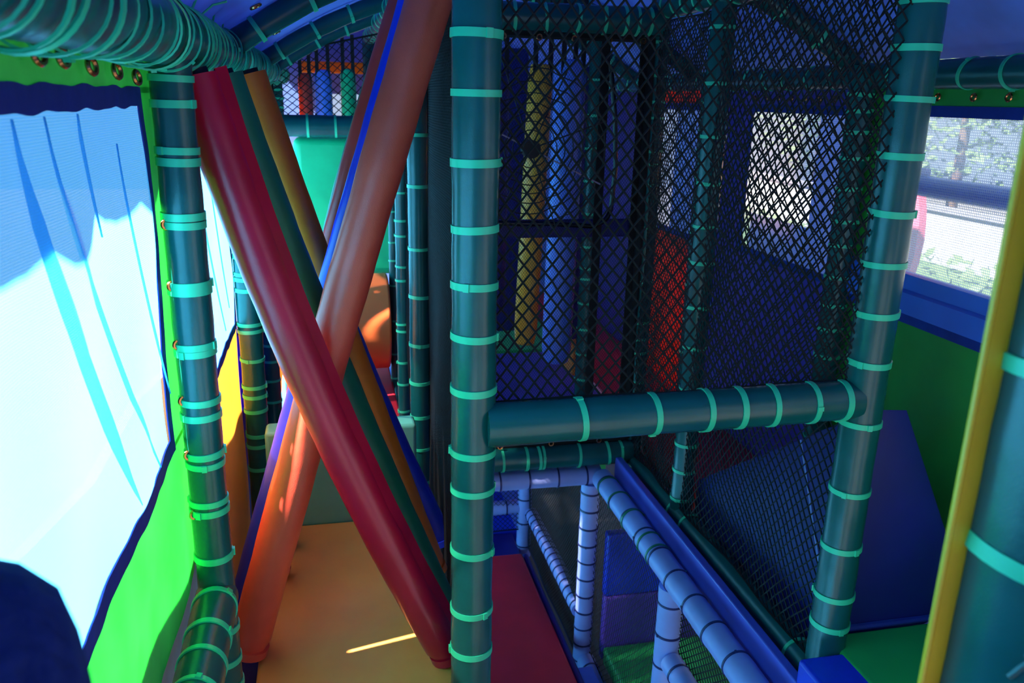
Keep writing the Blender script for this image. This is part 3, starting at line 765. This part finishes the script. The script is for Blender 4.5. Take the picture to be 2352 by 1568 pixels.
# ------------------------------------------------------------------ person whose bent knee shows at the lower left
def person():
    bm = bmesh.new(); lay = bm.verts.layers.skin.verify()
    pts = [((-.02, .02, 1.00), .13), ((-.11, .08, 1.03), .105), ((-.185, .30, 1.225), .108), ((-.258, .48, 1.345), .102), ((-.272, .535, 1.345), .095),
           ((-.275, .54, 1.24), .082), ((-.225, .47, 1.08), .058), ((-.215, .43, .97), .044), ((-.02, .0, 1.12), .125),
           ((.09, .08, 1.02), .10), ((.24, .26, 1.03), .085), ((.36, .40, 1.02), .065), ((.25, .42, .99), .056), ((.10, .44, .96), .045)]
    ed = [(0, 1), (1, 2), (2, 3), (3, 4), (4, 5), (5, 6), (6, 7), (0, 8), (0, 9), (9, 10), (10, 11), (11, 12), (12, 13)]
    base = V((-.02, .02, .90))
    vs = []
    for p, r in pts:
        v = bm.verts.new(V(p) - base); v[lay].radius = (r, r); vs.append(v)
    vs[0][lay].use_root = True
    for a, b in ed: bm.edges.new((vs[a], vs[b]))
    me = bpy.data.meshes.new('person_body'); bm.to_mesh(me); bm.free(); me.materials.append(M['fleece'])
    root = link('person', None); root.location = base
    tag(root, 'person in dark navy fleece trousers, one raised bent knee showing at the lower left corner', 'person')
    o = link('trousers', me, root)
    o.modifiers.new('skin', 'SKIN').use_smooth_shade = True
    s = o.modifiers.new('sub', 'SUBSURF'); s.levels = 2; s.render_levels = 2
    for (c, d) in ((V((-.213, .44, .925)), V((-.1, 1, -.05))), (V((.06, .46, .925)), V((-1, .25, 0)))):
        b = MB(); d = d.normalized()
        b.tube([c - d * .06, c - d * .05, c + d * .03, c + d * .13, c + d * .19, c + d * .20], lambda t: .012 + .034 * math.sin(min(1, t * 1.02 + .08) * PI) ** .6, 16)
        sh = link('shoe', b.mesh('shoe', M['shoe'], base), root)


person()
single('seat_deck', MB().box((-.30, -.45, .80), (.50, .72, .885)), M['purple'], 'padded deck below the bottom edge, under the person with the bent knee', 'deck', bevel=.015)

# ------------------------------------------------------------------ outside
aw = MB().sheet(lambda u, v: (-.45 - .36 * u, -.6 + 7.2 * v, 2.03 - .08 * u), 4, 40, .004)
for k in range(24):
    y0 = -.6 + .3 * k; aw.add([(-.81, y0, 1.951), (-.81, y0 + .3, 1.951), (-.81, y0 + .22, 1.922), (-.81, y0 + .15, 1.912), (-.81, y0 + .08, 1.922)], [(0, 1, 2, 3, 4)])
single('awning', aw, M['sill'], 'blue awning outside the sunlit left windows, its scalloped edge above the mesh', 'awning')
bd = MB().prism([(-.62, -.5, -.5), (-.62, 4.6, -.5), (-.62, 4.6, .50), (-.62, 3.73, .60), (-.62, 2.72, .74), (-.62, 2.13, .72), (-.62, 1.65, .80), (-.62, 1.2, .90), (-.62, -.5, .95)], (-.03, 0, 0))  # unseen board added to cast the shade low on the left panels
bd.smooth = False
single('shade_board', bd, M['board'], 'grey board added unseen outside the left panels, its top cut to shade their lower part', 'board')
T = Thing('garden_wall', 'long white garden wall outside beyond the right window', 'wall', (8.6, 6, -1.5))
T.part('wall_face', MB().box((8.5, -2, -1.5), (8.7, 16, .28)), M['white'])
T.part('coping', MB().box((8.45, -2, .28), (8.75, 16, .33)), M['board'])


def tree(x, y, h, r, label, seed):
    rr = random.Random(seed)
    T = Thing('tree', label, 'tree', (x, y, -1.5), 'trees outside the right windows')
    T.part('trunk', MB().tube([(x, y, -1.5), (x + .05, y, -1.5 + h * .5), (x, y + .1, -1.5 + h * .8)], lambda t: .11 - .06 * t, 10), M['bark'])
    b = MB()
    for k in range(2400):
        while True:
            q = V((rr.uniform(-1, 1), rr.uniform(-1, 1), rr.uniform(-1, 1)))
            if .35 < q.length < 1: break
        c = V((x, y, -1.5 + h * .72)) + V((q.x * r, q.y * r, q.z * h * .42)); s = rr.uniform(.06, .13)
        u = V((rr.uniform(-1, 1), rr.uniform(-1, 1), rr.uniform(-1, 1))).normalized(); w = u.orthogonal().normalized()
        b.add([c - u * s, c + w * s * .5, c + u * s, c - w * s * .5], [(0, 1, 2, 3)])
    b.smooth = False
    T.part('crown', b, M['leaf'], stuff=True)


tree(10.0, 8.2, 5.6, 1.7, 'leafy tree behind the white garden wall, farthest left in the right window', 1)
tree(10.6, 4.6, 6.2, 1.9, 'leafy tree behind the white garden wall, right of the first one', 2)
tree(10.3, 12.2, 5.8, 1.9, 'leafy tree outside beyond the purple panel', 3)
tree(10.4, 16.5, 5.8, 2.0, 'leafy tree far outside, past the end of the garden wall', 4)
hd = MB().box((6.7, 1.5, -1.5), (7.2, 13.5, -.12)); hr = random.Random(9)
for k in range(2400):
    c = V((hr.uniform(6.62, 7.28), hr.uniform(1.5, 13.5), hr.uniform(-.9, .02))); u = V((hr.uniform(-1, 1), hr.uniform(-1, 1), hr.uniform(-1, 1))).normalized(); w = u.orthogonal().normalized(); q = hr.uniform(.05, .1)
    hd.add([c - u * q, c + w * q * .5, c + u * q, c - w * q * .5], [(0, 1, 2, 3)])
hd.smooth = False
single('hedge', hd, M['leaf'], 'low hedge in front of the white garden wall outside the right windows', 'hedge')
T = Thing('play_board', 'rounded pink and yellow board outside the right window, beside the right post', 'board', (2.75, 3.5, -1.5))


def disc(c, ry, rz, x0, x1, n=40): return MB().prism([(x0, c[0] + ry * math.cos(2 * PI * i / n), c[1] + rz * math.sin(2 * PI * i / n)) for i in range(n)], (x1 - x0, 0, 0))


bz = at(2095, 540, X=2.75)
T.part('pink_rim', disc((bz.y + .30, bz.z - .02), .34, .46, 2.75, 2.79), M['pink'])
T.part('yellow_face', disc((bz.y + .33, bz.z - .06), .28, .36, 2.735, 2.75), M['edge'])
T.part('leg', MB().box((2.75, bz.y + .25, -1.5), (2.79, bz.y + .35, bz.z - .3)), M['bark'])

# ------------------------------------------------------------------ light
w = bpy.data.worlds.new('sky'); S.world = w; w.use_nodes = True
bg = next(n for n in w.node_tree.nodes if n.type == 'BACKGROUND')
bg.inputs['Color'].default_value = (.68, .84, 1.0, 1); bg.inputs['Strength'].default_value = 1.1
sd = bpy.data.lights.new('sun', 'SUN'); sun = bpy.data.objects.new('sun', sd); COL.objects.link(sun)
sd.energy = 44; sd.angle = math.radians(1.0); sd.color = (1, .95, .86)
sun.rotation_euler = V((1, .22, -1.15)).to_track_quat('-Z', 'Y').to_euler()

S.view_settings.view_transform = 'Standard'; S.view_settings.look = 'None'; S.view_settings.gamma = 1; S.view_settings.exposure = 0.1
S.view_settings.use_curve_mapping = False
S.cycles.use_denoising = True
S.cycles.max_bounces = 10; S.cycles.diffuse_bounces = 5; S.cycles.transparent_max_bounces = 16
S.cycles.sample_clamp_indirect = 6
S.cycles.caustics_reflective = False; S.cycles.caustics_refractive = False
